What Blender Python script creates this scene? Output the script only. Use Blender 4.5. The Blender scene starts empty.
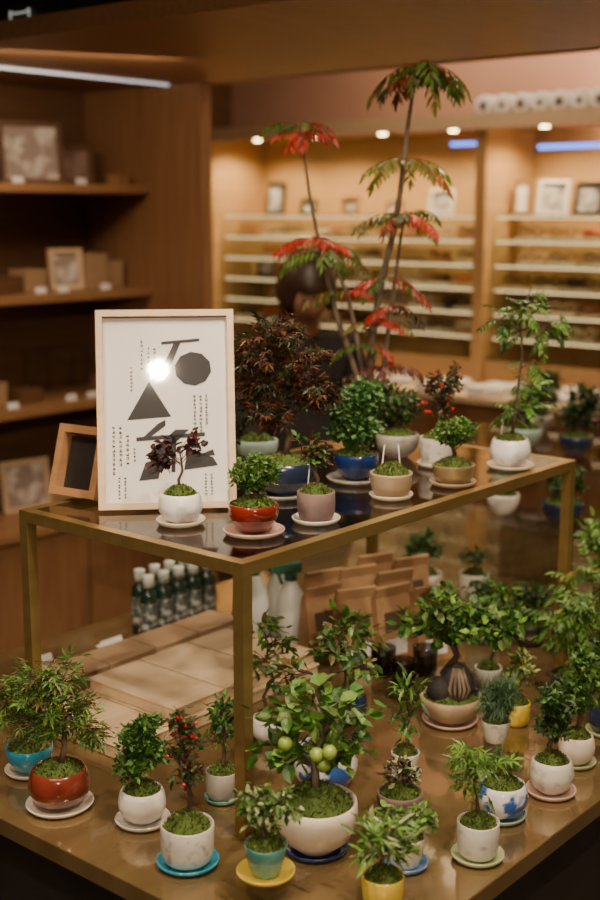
import bpy, math, random
from mathutils import Vector, Matrix, Euler
PHI=math.atan2(.764,.645)
CA,SA=math.cos(PHI),math.sin(PHI)
def W(a,b): return (a*CA-b*SA, a*SA+b*CA)
sc=bpy.context.scene
LK=sc.collection
# ------------------------------------------------------------ materials
MC={}
def newmat(name):
    m=bpy.data.materials.new(name); m.use_nodes=True
    nt=m.node_tree; return m,nt,nt.nodes['Principled BSDF']
def setp(p,**k):
    for n,v in k.items():
        n=n.replace('_',' ')
        if n in p.inputs: p.inputs[n].default_value=v
def mat(name,c1,c2=None,rough=.5,metal=0,scale=8,bump=0,coat=0,stretch=(1,1,1),detail=4,contrast=(.35,.65),bscale=None):
    if name in MC: return MC[name]
    m,nt,p=newmat(name); N=nt.nodes; L=nt.links
    c1=(*c1,1); c2=(*c2,1) if c2 else tuple(x*.8 for x in c1[:3])+(1,)
    setp(p,Roughness=rough,Metallic=metal,Coat_Weight=coat)
    tc=N.new('ShaderNodeTexCoord'); mp=N.new('ShaderNodeMapping'); mp.inputs['Scale'].default_value=stretch
    L.new(tc.outputs['Object'],mp.inputs['Vector'])
    nz=N.new('ShaderNodeTexNoise'); nz.inputs['Scale'].default_value=scale; nz.inputs['Detail'].default_value=detail
    L.new(mp.outputs[0],nz.inputs['Vector'])
    cr=N.new('ShaderNodeValToRGB'); cr.color_ramp.elements[0].position=contrast[0]; cr.color_ramp.elements[1].position=contrast[1]
    cr.color_ramp.elements[0].color=c1; cr.color_ramp.elements[1].color=c2
    L.new(nz.outputs['Fac'],cr.inputs[0]); L.new(cr.outputs[0],p.inputs['Base Color'])
    if bump:
        n2=N.new('ShaderNodeTexNoise'); n2.inputs['Scale'].default_value=bscale or scale*2; n2.inputs['Detail'].default_value=5
        L.new(mp.outputs[0],n2.inputs['Vector'])
        b=N.new('ShaderNodeBump'); b.inputs['Strength'].default_value=bump; b.inputs['Distance'].default_value=.003
        L.new(n2.outputs['Fac'],b.inputs['Height']); L.new(b.outputs[0],p.inputs['Normal'])
    MC[name]=m; return m
def emis(name,c,s):
    if name in MC: return MC[name]
    m,nt,p=newmat(name); setp(p,Base_Color=(*c,1),Emission_Color=(*c,1),Emission_Strength=s); MC[name]=m; return m
def glassm(name,tint=(.93,.96,.94),ior=1.45):
    if name in MC: return MC[name]
    m=bpy.data.materials.new(name); m.use_nodes=True; nt=m.node_tree; N=nt.nodes; L=nt.links; N.clear()
    o=N.new('ShaderNodeOutputMaterial'); mx=N.new('ShaderNodeMixShader'); t=N.new('ShaderNodeBsdfTransparent'); g=N.new('ShaderNodeBsdfGlossy'); f=N.new('ShaderNodeFresnel')
    ge=N.new('ShaderNodeNewGeometry'); s1=N.new('ShaderNodeMath'); s1.operation='SUBTRACT'; s1.inputs[0].default_value=1; mu=N.new('ShaderNodeMath'); mu.operation='MULTIPLY'
    t.inputs[0].default_value=(*tint,1); g.inputs['Roughness'].default_value=.03; f.inputs[0].default_value=ior
    L.new(ge.outputs['Backfacing'],s1.inputs[1]); L.new(f.outputs[0],mu.inputs[0]); L.new(s1.outputs[0],mu.inputs[1])
    L.new(mu.outputs[0],mx.inputs[0]); L.new(t.outputs[0],mx.inputs[1]); L.new(g.outputs[0],mx.inputs[2]); L.new(mx.outputs[0],o.inputs[0]); MC[name]=m; return m
def attrmat(name,rough=.45,trans=.3):
    m,nt,p=newmat(name); N=nt.nodes; L=nt.links
    at=N.new('ShaderNodeAttribute'); at.attribute_name='Col'
    L.new(at.outputs['Color'],p.inputs['Base Color']); setp(p,Roughness=rough)
    if trans:
        tr=N.new('ShaderNodeBsdfTranslucent'); L.new(at.outputs['Color'],tr.inputs[0])
        mx=N.new('ShaderNodeMixShader'); mx.inputs[0].default_value=trans
        o=[n for n in N if n.type=='OUTPUT_MATERIAL'][0]
        L.new(p.outputs[0],mx.inputs[1]); L.new(tr.outputs[0],mx.inputs[2]); L.new(mx.outputs[0],o.inputs[0])
    return m
M_LEAF=attrmat('leaf',.42); M_BERRY=attrmat('fruit_skin',.25,0)
M_BARK=mat('bark',(.11,.065,.04),(.04,.024,.015),.85,scale=60,bump=.8,stretch=(1,1,.3))
M_BARKG=mat('bark_grey',(.20,.15,.10),(.09,.06,.042),.85,scale=60,bump=.8,stretch=(1,1,.3))
M_MOSS=attrmat('moss',.9,.1)
M_BRASS=mat('brushed_brass',(.46,.32,.12),(.38,.26,.095),.36,.8,scale=30,stretch=(.2,1,1))
M_GLASS=glassm('clear_glass'); M_TOPG=glassm('table_glass',(.86,.88,.86),1.85); M_ACR=glassm('clear_acrylic',(.97,.97,.96),1.45)
def wood(name,c1,c2,rough=.45,st=(1,14,14)): return mat(name,c1,c2,rough,scale=4,stretch=st,bump=.06,detail=6,contrast=(.3,.7))
M_WOOD=wood('oak_veneer',(.37,.195,.09),(.27,.14,.06))
M_WOODV=wood('oak_veneer_vertical',(.28,.145,.066),(.21,.10,.044),st=(14,14,1))
M_WDARK=wood('walnut_veneer',(.16,.08,.038),(.11,.052,.024))
M_CANOPY=wood('canopy_veneer',(.33,.175,.08),(.25,.125,.055))
M_PALE=wood('pale_maple',(.68,.51,.33),(.58,.42,.26))
M_TABLE=mat('bronze_laminate',(.25,.17,.073),(.19,.125,.052),.13,.5,scale=5,stretch=(1,3,1),coat=.5)
M_BLACK=mat('black_panel',(.012,.010,.009),(.02,.016,.014),.5)
M_KRAFT=mat('kraft_paper',(.42,.25,.13),(.34,.19,.09),.8,scale=25,bump=.2)
M_CARD=mat('kraft_card_box',(.42,.28,.16),(.36,.23,.13),.75,scale=12)
M_PAPER=mat('white_paper',(.82,.79,.78),(.78,.75,.74),.8,scale=5)
M_INK=mat('black_ink',(.025,.024,.03),(.035,.034,.04),.6)
# ------------------------------------------------------------ mesh buffer
class MB:
    def __init__(s): s.v=[]; s.f=[]; s.c=[]
    def add(s,vs,fs,col=(1,1,1)):
        o=len(s.v); s.v.extend(tuple(v) for v in vs); s.c.extend([col]*len(vs)); s.f.extend(tuple(i+o for i in f) for f in fs)
    def obj(s,name,m,parent=None,smooth=True,loc=(0,0,0),rot=(0,0,0),bevel=0):
        me=bpy.data.meshes.new(name); me.from_pydata(s.v,[],s.f); me.validate()
        at=me.color_attributes.new('Col','FLOAT_COLOR','POINT')
        if len(s.c)==len(me.vertices):
            fl=[]
            for c in s.c: fl.extend((c[0],c[1],c[2],1))
            at.data.foreach_set('color',fl)
        if smooth: me.polygons.foreach_set('use_smooth',[True]*len(me.polygons))
        for x in (m if isinstance(m,(list,tuple)) else [m]): me.materials.append(x)
        o=bpy.data.objects.new(name,me); LK.objects.link(o); o.location=loc; o.rotation_euler=rot
        if bevel:
            b=o.modifiers.new('bev','BEVEL'); b.width=bevel; b.segments=2
        if parent: par(o,parent)
        return o
def par(o,p,local=False):
    o.parent=p
    if not local: o.matrix_parent_inverse=(Matrix.Translation(p.location)@p.rotation_euler.to_matrix().to_4x4()).inverted()
def empty(name,loc=(0,0,0),rz=0):
    e=bpy.data.objects.new(name,None); LK.objects.link(e); e.location=loc; e.rotation_euler=(0,0,rz); e.empty_display_size=.02; return e
def boxv(mb,c,s,R=None,col=(1,1,1)):
    vs=[Vector((x*s[0]/2,y*s[1]/2,z*s[2]/2)) for x in(-1,1) for y in(-1,1) for z in(-1,1)]
    if R: vs=[R@v for v in vs]
    vs=[v+Vector(c) for v in vs]
    mb.add(vs,[(0,1,3,2),(4,6,7,5),(0,4,5,1),(2,3,7,6),(0,2,6,4),(1,5,7,3)],col)
def box(name,A,B,Z,m,parent=None,bevel=0):
    mb=MB(); boxv(mb,(0,0,0),(A[1]-A[0],B[1]-B[0],Z[1]-Z[0]))
    x,y=W((A[0]+A[1])/2,(B[0]+B[1])/2)
    return mb.obj(name,m,parent,False,(x,y,(Z[0]+Z[1])/2),(0,0,PHI),bevel)
def lathe(mb,prof,n=36,col=(1,1,1),wob=0,seed=0,c=(0,0,0)):
    rg=random.Random(seed); ph=rg.uniform(0,6.28); o=Vector(c); vs=[]; rings=[]
    for r,z in prof:
        if r<1e-6: rings.append([len(vs)]); vs.append(o+Vector((0,0,z)))
        else:
            ids=[]
            for i in range(n):
                t=2*math.pi*i/n; k=r*(1+wob*math.sin(3*t+ph+z*40)+wob*.6*math.sin(2*t+z*60))
                ids.append(len(vs)); vs.append(o+Vector((k*math.cos(t),k*math.sin(t),z)))
            rings.append(ids)
    fs=[]
    for A,B in zip(rings,rings[1:]):
        for i in range(n):
            j=(i+1)%n
            if len(A)==1 and len(B)==1: break
            if len(A)==1: fs.append((A[0],B[j],B[i]))
            elif len(B)==1: fs.append((A[i],A[j],B[0]))
            else: fs.append((A[i],A[j],B[j],B[i]))
    mb.add(vs,fs,col)
def tube(mb,pts,rs,n=6,col=(1,1,1)):
    vs=[];fs=[]; pts=[Vector(p) for p in pts]
    for i,p in enumerate(pts):
        d=(pts[min(i+1,len(pts)-1)]-pts[max(i-1,0)])
        d=d.normalized() if d.length>1e-7 else Vector((0,0,1))
        u=d.cross(Vector((.13,1,.07))); u.normalize(); w=d.cross(u)
        for k in range(n):
            t=2*math.pi*k/n; vs.append(p+(u*math.cos(t)+w*math.sin(t))*rs[i])
    for i in range(len(pts)-1):
        for k in range(n):
            j=(k+1)%n; fs.append((i*n+k,i*n+j,(i+1)*n+j,(i+1)*n+k))
    fs.append(tuple(range(n))[::-1]); fs.append(tuple((len(pts)-1)*n+k for k in range(n)))
    mb.add(vs,fs,col)
def ball(mb,c,r,col,n=10,sz=1):
    pr=[(0,-r*sz)]+[(r*math.sin(math.pi*i/6),-r*sz*math.cos(math.pi*i/6)) for i in range(1,6)]+[(0,r*sz)]
    lathe(mb,pr,n,col,c=c)
# ------------------------------------------------------------ leaves
def frame(d,rg,flat=.6):
    d=d.normalized(); up=Vector((rg.uniform(-1,1)*(1-flat),rg.uniform(-1,1)*(1-flat),1))
    s=d.cross(up)
    if s.length<1e-4: s=Vector((1,0,0))
    s.normalize(); return d,s,s.cross(d)
def leaf_oval(mb,p,d,L,rg,col,wr=.5):
    d,s,n=frame(d,rg,.3); w=L*wr/2
    mb.add([p,p+d*L*.35-n*w*.25,p+d*L*.7-n*w*.2,p+d*L-n*L*.12,p+d*L*.3+s*w,p+d*L*.68+s*w*.8,p+d*L*.3-s*w,p+d*L*.68-s*w*.8],
      [(0,1,4),(1,2,5,4),(2,3,5),(0,6,1),(1,6,7,2),(2,7,3)],col)
def leaf_maple(mb,p,d,L,rg,col,nl=5):
    d,s,n=frame(d,rg,.55)
    c=p+d*L*.25
    for k in range(nl):
        t=(k-(nl-1)/2)/((nl-1)/2); an=t*1.75; l=L*.85*(1-.42*abs(t))
        dd=d*math.cos(an)+s*math.sin(an); ss=-d*math.sin(an)+s*math.cos(an)
        mb.add([c,c+dd*l*.5+ss*l*.12+n*l*.03,c+dd*l-n*l*.15,c+dd*l*.5-ss*l*.12+n*l*.03],[(0,1,2,3)],col)
def pinnate(mb,p,d,L,rg,col,n=6,lr=.38,droop=.5,wr=.28,stemcol=None,hang=.4):
    d=d.normalized(); pts=[p.copy()]; q=p.copy(); dd=d.copy()
    for i in range(n):
        dd=(dd+Vector((0,0,-droop/n*1.3))).normalized(); q=q+dd*L/n; pts.append(q.copy())
    s=d.cross(Vector((0,0,1)));
    if s.length<.01: s=Vector((1,0,0))
    s.normalize()
    tube(mb,pts,[L*.012]*len(pts),3,stemcol or tuple(x*.7 for x in col))
    for i in range(1,n+1):
        ax=(pts[i]-pts[i-1]).normalized(); k=math.sin(math.pi*(i+.6)/(n+1.8))*.5+.55
        for sg in(-1,1):
            ld=(s*sg*.85+ax*.6+Vector((0,0,-hang*rg.uniform(.5,1.4)))).normalized()
            c2=tuple(x*rg.uniform(.75,1.25) for x in col)
            leaf_oval(mb,pts[i],ld,L*lr*k,rg,c2,wr)
    leaf_oval(mb,pts[-1],ax+Vector((0,0,-hang)),L*lr,rg,col,wr)
def rcol(cols,rg): 
    c=rg.choice(cols); k=rg.uniform(.55,1.35); return tuple(x*k for x in c)
def putleaf(mb,kind,p,d,size,rg,cols):
    c=rcol(cols,rg); L=size*rg.uniform(.7,1.2)
    if kind=='oval': leaf_oval(mb,p,d,L,rg,c)
    elif kind=='wide': leaf_oval(mb,p,d,L,rg,c,.68)
    elif kind=='thin': leaf_oval(mb,p,d,L,rg,c,.22)
    elif kind=='maple': leaf_maple(mb,p,d,L,rg,c)
    elif kind=='pin': pinnate(mb,p,d,L,rg,c,5,.42,.35,.36)
    elif kind=='needle':
        for _ in range(5):
            dd=(d.normalized()+Vector([rg.uniform(-.7,.7) for _ in range(3)])).normalized(); s=dd.cross(Vector((.3,.2,1))).normalized()*L*.035
            mb.add([p-s,p+s,p+dd*L],[(0,1,2)],c)
def grow(rg,h0,crowns,leaf,tips,per,size,cols,tr=.004,trunk=None,droop=.25):
    wd=MB(); lv=MB(); tipl=[]
    top=max(crowns,key=lambda c:c[1]); 
    if trunk is None:
        cx,cz=top[0],top[1]; cy=top[4] if len(top)>4 else 0
        ht=cz; trunk=[(0,0,-.012)]
        for i in range(1,6):
            t=i/5; w=ht*.09*(1-t*.5)
            trunk.append((cx*t+rg.uniform(-w,w),cy*t+rg.uniform(-w,w),ht*t))
    T=[Vector((a,b,c+h0)) for a,b,c in trunk]
    n=len(T); tube(wd,T,[tr*(1.25-1.0*i/(n-1)) for i in range(n)],7)
    for k in range(4):
        an=k*1.57+rg.uniform(0,1); tube(wd,[T[0]+Vector((0,0,.017)),T[0]+Vector((math.cos(an)*tr*1.6,math.sin(an)*tr*1.6,.011)),T[0]+Vector((math.cos(an)*tr*3,math.sin(an)*tr*3,.003))],[tr*.7,tr*.5,tr*.2],5)
    def tp(z):
        for A,B in zip(T,T[1:]):
            if A.z<=z<=B.z or B.z<=z<=A.z:
                k=(z-A.z)/(B.z-A.z+1e-9); return A.lerp(B,k)
        return T[-1] if z>T[-1].z else T[0]
    for c in crowns:
        C=Vector((c[0],c[4] if len(c)>4 else 0,c[1]+h0)); rx,rz=c[2],c[3]
        hub=tp(C.z-rz*.5)
        if (hub-C).length>rx*1.1:
            hm=hub.lerp(C,.5)+Vector((0,0,.1*(hub-C).length)); tube(wd,[hub,hm,C],[tr*.55,tr*.4,tr*.25],5); hubs=[hm,C]
        else: hubs=None
        nt=max(3,int(tips*(c[5] if len(c)>5 else 1)))
        for i in range(nt):
            d=Vector((rg.gauss(0,1),rg.gauss(0,1),rg.gauss(0,1))).normalized(); rr=rg.uniform(.2,1)**.45
            p=C+Vector((d.x*rx,d.y*rx,d.z*rz))*rr
            st=(rg.choice(hubs) if hubs else tp(min(T[-1].z,max(h0+.01,p.z-.5*(p-C).length-rz*.3))))
            md=st.lerp(p,.5)+Vector((0,0,.08*(p-st).length))
            tube(wd,[st,md,p],[tr*.3,tr*.2,tr*.1],4); tipl.append(p)
            ax=(p-st); ax=ax.normalized() if ax.length>1e-6 else Vector((0,0,1))
            for j in range(per):
                s=rg.uniform(.5,1.03); q=st.lerp(md,s*2) if s<.5 else md.lerp(p,(s-.5)*2)
                q=q+Vector([rg.uniform(-1,1)*size*.45 for _ in range(3)])
                dd=ax*.5+Vector([rg.uniform(-.8,.8) for _ in range(3)])+Vector((0,0,-droop))
                putleaf(lv,leaf,q,dd,size,rg,cols)
    return wd,lv,tipl
POTS={'bowl':[(0,0),(.45,0),(.5,.04),(.52,.06),(.78,.25),(.95,.55),(1,.8),(.98,.98),(.94,1),(.90,.97),(.88,.85),(0,.83)],
'round':[(0,0),(.5,0),(.56,.03),(.82,.18),(.98,.42),(1,.6),(.94,.85),(.86,.98),(.82,1),(.78,.97),(.78,.86),(0,.84)],
'cyl':[(0,0),(.6,0),(.78,.03),(.92,.14),(.98,.35),(1,.6),(1,.97),(.97,1),(.93,.98),(.9,.86),(0,.84)],
'flat':[(0,0),(.62,0),(.64,.04),(.86,.16),(.97,.5),(1,.9),(1.02,.98),(.98,1),(.94,.97),(.92,.86),(0,.84)],
'cup':[(0,0),(.66,0),(.70,.03),(.82,.3),(.93,.7),(1,.96),(.97,1),(.93,.97),(.9,.86),(0,.84)]}
def moss(rg,R,z,dome,n=260,cols=((.10,.16,.02),(.17,.24,.03),(.05,.08,.012),(.13,.13,.03))):
    mb=MB(); K=14; S=24; vs=[(0,0,z+dome)]; fs=[]
    for i in range(1,K//2+1):
        t=i/(K//2)
        for k in range(S):
            an=2*math.pi*k/S; r=R*t*rg.uniform(.97,1.0); h=dome*(1-t**2.2)*(1+.25*math.sin(3*an+R*900)*t)+rg.uniform(-.0012,.0012)*(t<1)
            vs.append((r*math.cos(an),r*math.sin(an),z+h))
    for k in range(S): fs.append((0,1+k,1+(k+1)%S))
    for i in range(K//2-1):
        for k in range(S):
            a=1+i*S; fs.append((a+k,a+S+k,a+S+(k+1)%S,a+(k+1)%S))
    mb.add(vs,fs,(.06,.10,.014))
    for i in range(int(n*1.6)):
        an=rg.uniform(0,6.283); t=math.sqrt(rg.random())*.96; h=dome*(1-t**2.2)
        p=Vector((R*t*math.cos(an),R*t*math.sin(an),z+h-.0005)); c=rcol(cols,rg)
        d=Vector((p.x*8,p.y*8,.7))+Vector([rg.uniform(-.5,.5) for _ in range(3)]); d.normalize(); L=rg.uniform(.003,.006)
        s=d.cross(Vector((rg.uniform(-1,1),rg.uniform(-1,1),.2))).normalized()*L*.35
        s2=d.cross(s).normalized()*L*.35
        mb.add([p-s,p+s,p+d*L,p-s2,p+s2],[(0,1,2),(3,4,2)],c)
    return mb
def glaze(name,c1,c2=None,rough=.25,scale=18,coat=.8,contrast=(.4,.62),bump=.08): return mat('glaze_'+name,c1,c2,rough,scale=scale,coat=coat,contrast=contrast,bump=bump)
G=dict(
 white=glaze('white',(.74,.71,.65),(.62,.57,.50),.3),
 marble=glaze('marble',(.78,.76,.74),(.34,.32,.33),.2,14,contrast=(.52,.66)),
 cream=glaze('cream',(.68,.59,.49),(.57,.48,.38),.4),
 speck=glaze('speckled',(.56,.53,.47),(.25,.23,.20),.4,60,contrast=(.55,.75)),
 red=glaze('oxblood',(.20,.018,.012),(.09,.01,.008),.12,coat=1),
 rust=glaze('rust',(.19,.034,.018),(.10,.018,.012),.15,coat=1),
 purple=glaze('purple_clay',(.20,.13,.12),(.13,.09,.09),.7,coat=0),
 blue=glaze('cobalt',(.010,.035,.15),(.007,.016,.07),.10,coat=1),
 navy=glaze('navy',(.012,.02,.05),(.02,.03,.07),.2,coat=.8),
 teal=glaze('teal',(.06,.20,.18),(.10,.27,.23),.15,coat=1),
 cyan=glaze('turquoise',(.02,.22,.34),(.03,.29,.40),.15,coat=1),
 celadon=glaze('celadon',(.32,.44,.38),(.26,.35,.30),.3),
 olive=glaze('olive',(.24,.17,.08),(.17,.12,.05),.35),
 sand=glaze('sandstone',(.38,.28,.18),(.28,.20,.12),.6,coat=0),
 bluew=glaze('blue_white',(.64,.64,.63),(.03,.09,.32),.12,26,coat=1,contrast=(.46,.54)),
 yellow=glaze('yellow',(.62,.46,.06),(.54,.38,.04),.2),
 pink=glaze('pale_pink',(.55,.37,.30),(.46,.30,.24),.5),
 grey=glaze('grey',(.34,.32,.28),(.22,.2,.18),.5),
 lime=glaze('lime',(.42,.46,.26),(.36,.40,.22),.3),
 lblue=glaze('pale_blue',(.14,.26,.45),(.10,.20,.38),.25),
 black=glaze('black',(.015,.014,.014),(.03,.028,.026),.3))
g1=[(.045,.13,.02),(.075,.18,.028),(.028,.08,.014)]
g2=[(.12,.25,.038),(.17,.32,.05),(.07,.17,.025),(.15,.24,.06)]
gd=[(.025,.065,.015),(.04,.09,.02),(.015,.04,.01),(.05,.05,.015)]
gm=[(.08,.17,.03),(.12,.20,.035),(.19,.15,.04),(.05,.12,.02),(.14,.10,.03)]
gf=[(.10,.21,.03),(.14,.26,.04),(.07,.16,.03)]
gv=[(.32,.39,.17),(.16,.26,.06),(.42,.45,.24),(.09,.18,.03)]
gy=[(.26,.28,.03),(.18,.25,.03),(.34,.32,.06)]
dr=[(.09,.022,.014),(.12,.04,.02),(.045,.018,.012),(.06,.06,.018)]
dm=[(.10,.03,.018),(.14,.055,.02),(.04,.05,.018),(.035,.05,.014),(.17,.06,.022),(.05,.022,.015),(.03,.04,.012)]
pd=[(.05,.016,.018),(.09,.026,.026),(.025,.012,.012)]
bl=[(.10,.20,.10),(.16,.28,.15),(.07,.15,.07)]
seedc=[10]
def plant(name,x,y,z,pot,r,h,pm,sauc=None,crowns=None,leaf='oval',tips=18,per=10,size=.02,cols=g1,tr=.004,trunk=None,berries=None,dome=.012,bark=None,stick=0,wob=.012,mossn=260,droop=.25):
    seedc[0]+=1; rg=random.Random(seedc[0]); e=empty(name,(x,y,z)); zb=0
    if sauc:
        sr,sm=sauc; hh=.010; mb=MB()
        lathe(mb,[(0,0),(.72*sr,0),(.93*sr,.35*hh),(sr,.85*hh),(.985*sr,hh),(.93*sr,.9*hh),(.80*sr,.45*hh),(0,.4*hh)],40,wob=.006,seed=seedc[0])
        o=mb.obj('saucer',G[sm]); par(o,e,True); zb=.4*hh+.0004
    mb=MB(); lathe(mb,[(a*r,b*h) for a,b in POTS[pot]],44,wob=wob,seed=seedc[0]); o=mb.obj('pot',G[pm],loc=(0,0,zb)); par(o,e,True)
    o=moss(rg,r*.9 if pot!='round' else r*.8,zb+h*.86,dome+h*.12,mossn).obj('moss',M_MOSS); par(o,e,True)
    h0=zb+h*.95+dome*.6
    if crowns:
        wd,lv,tips_=grow(rg,h0,crowns,leaf,tips,per,size,cols,tr,trunk,droop)
        o=wd.obj('trunk_and_branches',bark or M_BARK); par(o,e,True)
        o=lv.obj('foliage',M_LEAF,smooth=False); par(o,e,True)
        if berries:
            mb=MB(); bc,bn,br=berries[:3]; pos=berries[3] if len(berries)>3 else None
            for i in range(bn):
                if pos: p=Vector(pos[i])+Vector((0,0,h0))
                else: p=rg.choice(tips_)*1.0+Vector((rg.uniform(-1,1)*br*2,rg.uniform(-1,1)*br*2,-br*rg.uniform(.5,2)))
                ball(mb,p,br,rcol([bc],rg),14)
                if pos: tube(mb,[p+Vector((0,0,br*.9)),p+Vector((.002,.003,br+.02))],[.001,.001],4,(.1,.08,.03))
            o=mb.obj('berries' if br<.006 else 'fruits',M_BERRY); par(o,e,True)
    for i in range(stick):
        mb=MB(); px,py=r*.4*(1 if i else -1),r*.3; boxv(mb,(px,py,h0+.012),(.0018,.001,.055),Euler((0,.1-.2*i,0)).to_matrix()); o=mb.obj('label_stick',M_PAPER,smooth=False); par(o,e,True)
    return e
# ------------------------------------------------------------ room shell
A0,A1,B0,B1,H=-2.8,4.9,-2.6,4.6,2.9
M_FLOOR=mat('floor_stone',(.10,.07,.05),(.07,.05,.035),.35,scale=3,coat=.2)
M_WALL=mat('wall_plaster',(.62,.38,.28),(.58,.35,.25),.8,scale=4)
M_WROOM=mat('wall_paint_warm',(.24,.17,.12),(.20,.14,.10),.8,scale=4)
box('floor',(A0,A1),(B0,B1),(-.05,0),M_FLOOR)
box('ceiling',(A0,A1),(B0,B1),(H,H+.05),mat('ceiling_paint',(.14,.105,.08),None,.8))
box('wall_back',(A1,A1+.06),(B0,B1),(0,H),M_WALL)
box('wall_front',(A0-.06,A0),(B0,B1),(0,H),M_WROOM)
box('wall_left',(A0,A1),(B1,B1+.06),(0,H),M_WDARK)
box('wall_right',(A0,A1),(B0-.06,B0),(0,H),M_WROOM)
box('baseboard_left',(A0,4.2),(B1-.012,B1),(0,.08),M_BLACK)
# canopy
e=empty('wooden_canopy',(*W(2.75,1.0),2.07))
box('canopy_slab',(2.17,3.36),(B0,3.95),(2.07,2.10),M_CANOPY,e)
box('fascia_near',(2.15,2.17),(B0,3.95),(2.065,2.115),M_WOOD,e)
box('fascia_far',(3.36,3.38),(B0,3.95),(2.065,2.115),M_WOOD,e)
box('canopy_rail',(2.17,3.36),(.2,.26),(2.10,2.13),M_WDARK,e)
e=empty('black_cat_sign_box',(*W(2.3,2.8),2.1005))
box('box_body',(2.22,2.42),(2.25,3.5),(2.1005,2.35),M_BLACK,e)
mb=MB(); cat=[(-.05,.012),(-.05,.055),(-.03,.044),(.03,.044),(.05,.055),(.05,.012),(.02,.017),(-.02,.017),(-.05,.012)]
pts=[Vector((0,p[0]*.8,p[1]*.7)) for p in cat]; tube(mb,pts,[.0025]*len(pts),6)
x,y=W(2.214,2.86); mb.obj('cat_outline',emis('logo_white',(.8,.8,.75),.5),e,True,(x,y,2.112),(0,0,PHI))
# ------------------------------------------------------------ left shelving unit
e=empty('wall_shelving_unit',(*W(2.4,3.7),0))
SL=1.2
box('back_panel',(SL,3.30),(3.88,3.92),(0,2.07),M_WDARK,e)
box('end_panel',(3.30,3.35),(3.25,3.92),(0,2.068),M_WOODV,e)
box('start_panel',(SL-.04,SL),(3.5,3.92),(0,2.068),M_WOODV,e)
for i,z in enumerate((1.71,1.33,.935)): box('shelf_%d'%i,(SL,3.30),(3.52,3.88),(z-.03,z),M_WOOD,e,.002)
box('base_cabinet_top',(SL,3.30),(3.42,3.88),(.50,.53),M_WOOD,e)
box('base_cabinet',(SL,3.30),(3.46,3.88),(.06,.50),M_WOODV,e)
for i in range(5):
    a=SL+i*.42; box('cabinet_door_%d'%i,(a+.004,a+.416),(3.44,3.46),(.08,.485),M_WOODV,e,.002)
box('plinth',(SL,3.30),(3.5,3.88),(0,.06),M_BLACK,e)
box('led_strip',(SL,3.29),(3.40,3.405),(2.062,2.069),emis('led_white',(.92,.94,1),.8),e)
def pframe(name,a,b,z,w,h,m,inner,yaw=0,lean=.12,dep=.02,bar=.018,extra=None):
    x,y=W(a,b); e=empty(name,(x,y,z),PHI+yaw)
    R=Euler((-lean,0,0)).to_matrix()
    mb=MB()
    for c,s in(((0,0,bar/2),(w,dep,bar)),((0,0,h-bar/2),(w,dep,bar)),((-w/2+bar/2,0,h/2),(bar,dep,h-2*bar)),((w/2-bar/2,0,h/2),(bar,dep,h-2*bar))):
        boxv(mb,R@Vector(c),s,R)
    o=mb.obj('frame',m,smooth=False); par(o,e,True)
    mb=MB(); boxv(mb,R@Vector((0,dep*.2,h/2)),(w-bar*1.9,dep*.3,h-bar*1.9),R); o=mb.obj('picture',inner,smooth=False); par(o,e,True)
    mb=MB(); boxv(mb,Vector((0,dep*.5+math.sin(lean)*h*.5+.02,h*.3)),(.02,.05,.006)); o=mb.obj('strut',m,smooth=False); par(o,e,True)
    return e
M_PIC=mat('picture_print',(.34,.27,.24),(.68,.62,.57),.5,scale=14,contrast=(.45,.55))
M_PIC2=mat('picture_print_dark',(.16,.09,.07),(.38,.27,.22),.5,scale=12)
pframe('picture_frame',2.88,3.68,1.7105,.24,.22,M_WDARK,M_PIC,-.25)
pframe('picture_frame',3.10,3.72,1.7105,.17,.15,M_WDARK,M_PIC2,-.2)
pframe('picture_frame',2.66,3.70,1.7105,.15,.28,M_WDARK,M_PIC2,.1)
pframe('picture_frame',3.00,3.66,1.3305,.13,.15,M_PALE,M_PIC,-.35)
pframe('picture_frame',2.78,3.66,.5305,.19,.19,M_PALE,M_PIC,-.2)
pframe('picture_frame',2.60,3.74,.5305,.22,.26,M_WDARK,M_PIC2,-.1)
def gbox(name,a,b,z,s,m,yaw=0):
    e=empty(name,(*W(a,b),z),PHI+yaw); mb=MB(); boxv(mb,(0,0,s[2]*.43),(s[0],s[1],s[2]*.86)); o=mb.obj('box_base',m,smooth=False,bevel=.002); par(o,e,True)
    mb=MB(); boxv(mb,(0,0,s[2]*.93),(s[0]*1.03,s[1]*1.03,s[2]*.14)); o=mb.obj('box_lid',m,smooth=False,bevel=.002); par(o,e,True); return e
gbox('keepsake_box',3.12,3.66,1.3305,(.09,.08,.13),M_CARD)
gbox('keepsake_box',3.22,3.68,1.3305,(.08,.08,.10),M_CARD)
gbox('keepsake_box',2.70,3.66,1.3305,(.14,.09,.06),M_WDARK,.2)
gbox('keepsake_box',2.84,3.68,1.3305,(.10,.09,.08),M_CARD,.1)
gbox('keepsake_box',2.78,3.66,.9355,(.10,.1,.05),M_WDARK)
gbox('keepsake_box',2.66,3.70,.9355,(.09,.1,.08),M_CARD)
gbox('keepsake_box',3.18,3.66,.9355,(.08,.1,.06),M_WOOD)
gbox('keepsake_box',2.95,3.72,.5305,(.12,.1,.05),M_CARD)
gbox('keepsake_box',3.15,3.66,.5305,(.16,.1,.05),M_WOOD)
gbox('keepsake_box',3.23,3.62,1.7105,(.06,.06,.04),M_WOOD)
def card(name,a,b,z,w=.05,d=.03,yaw=0):
    mb=MB(); boxv(mb,(0,0,d*.35),(w,.002,d*.75),Euler((-.4,0,0)).to_matrix()); boxv(mb,(0,.008,.001),(w,.02,.002)); return mb.obj(name,M_PAPER,None,False,(*W(a,b),z+.0005),(0,0,PHI+yaw))
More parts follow.
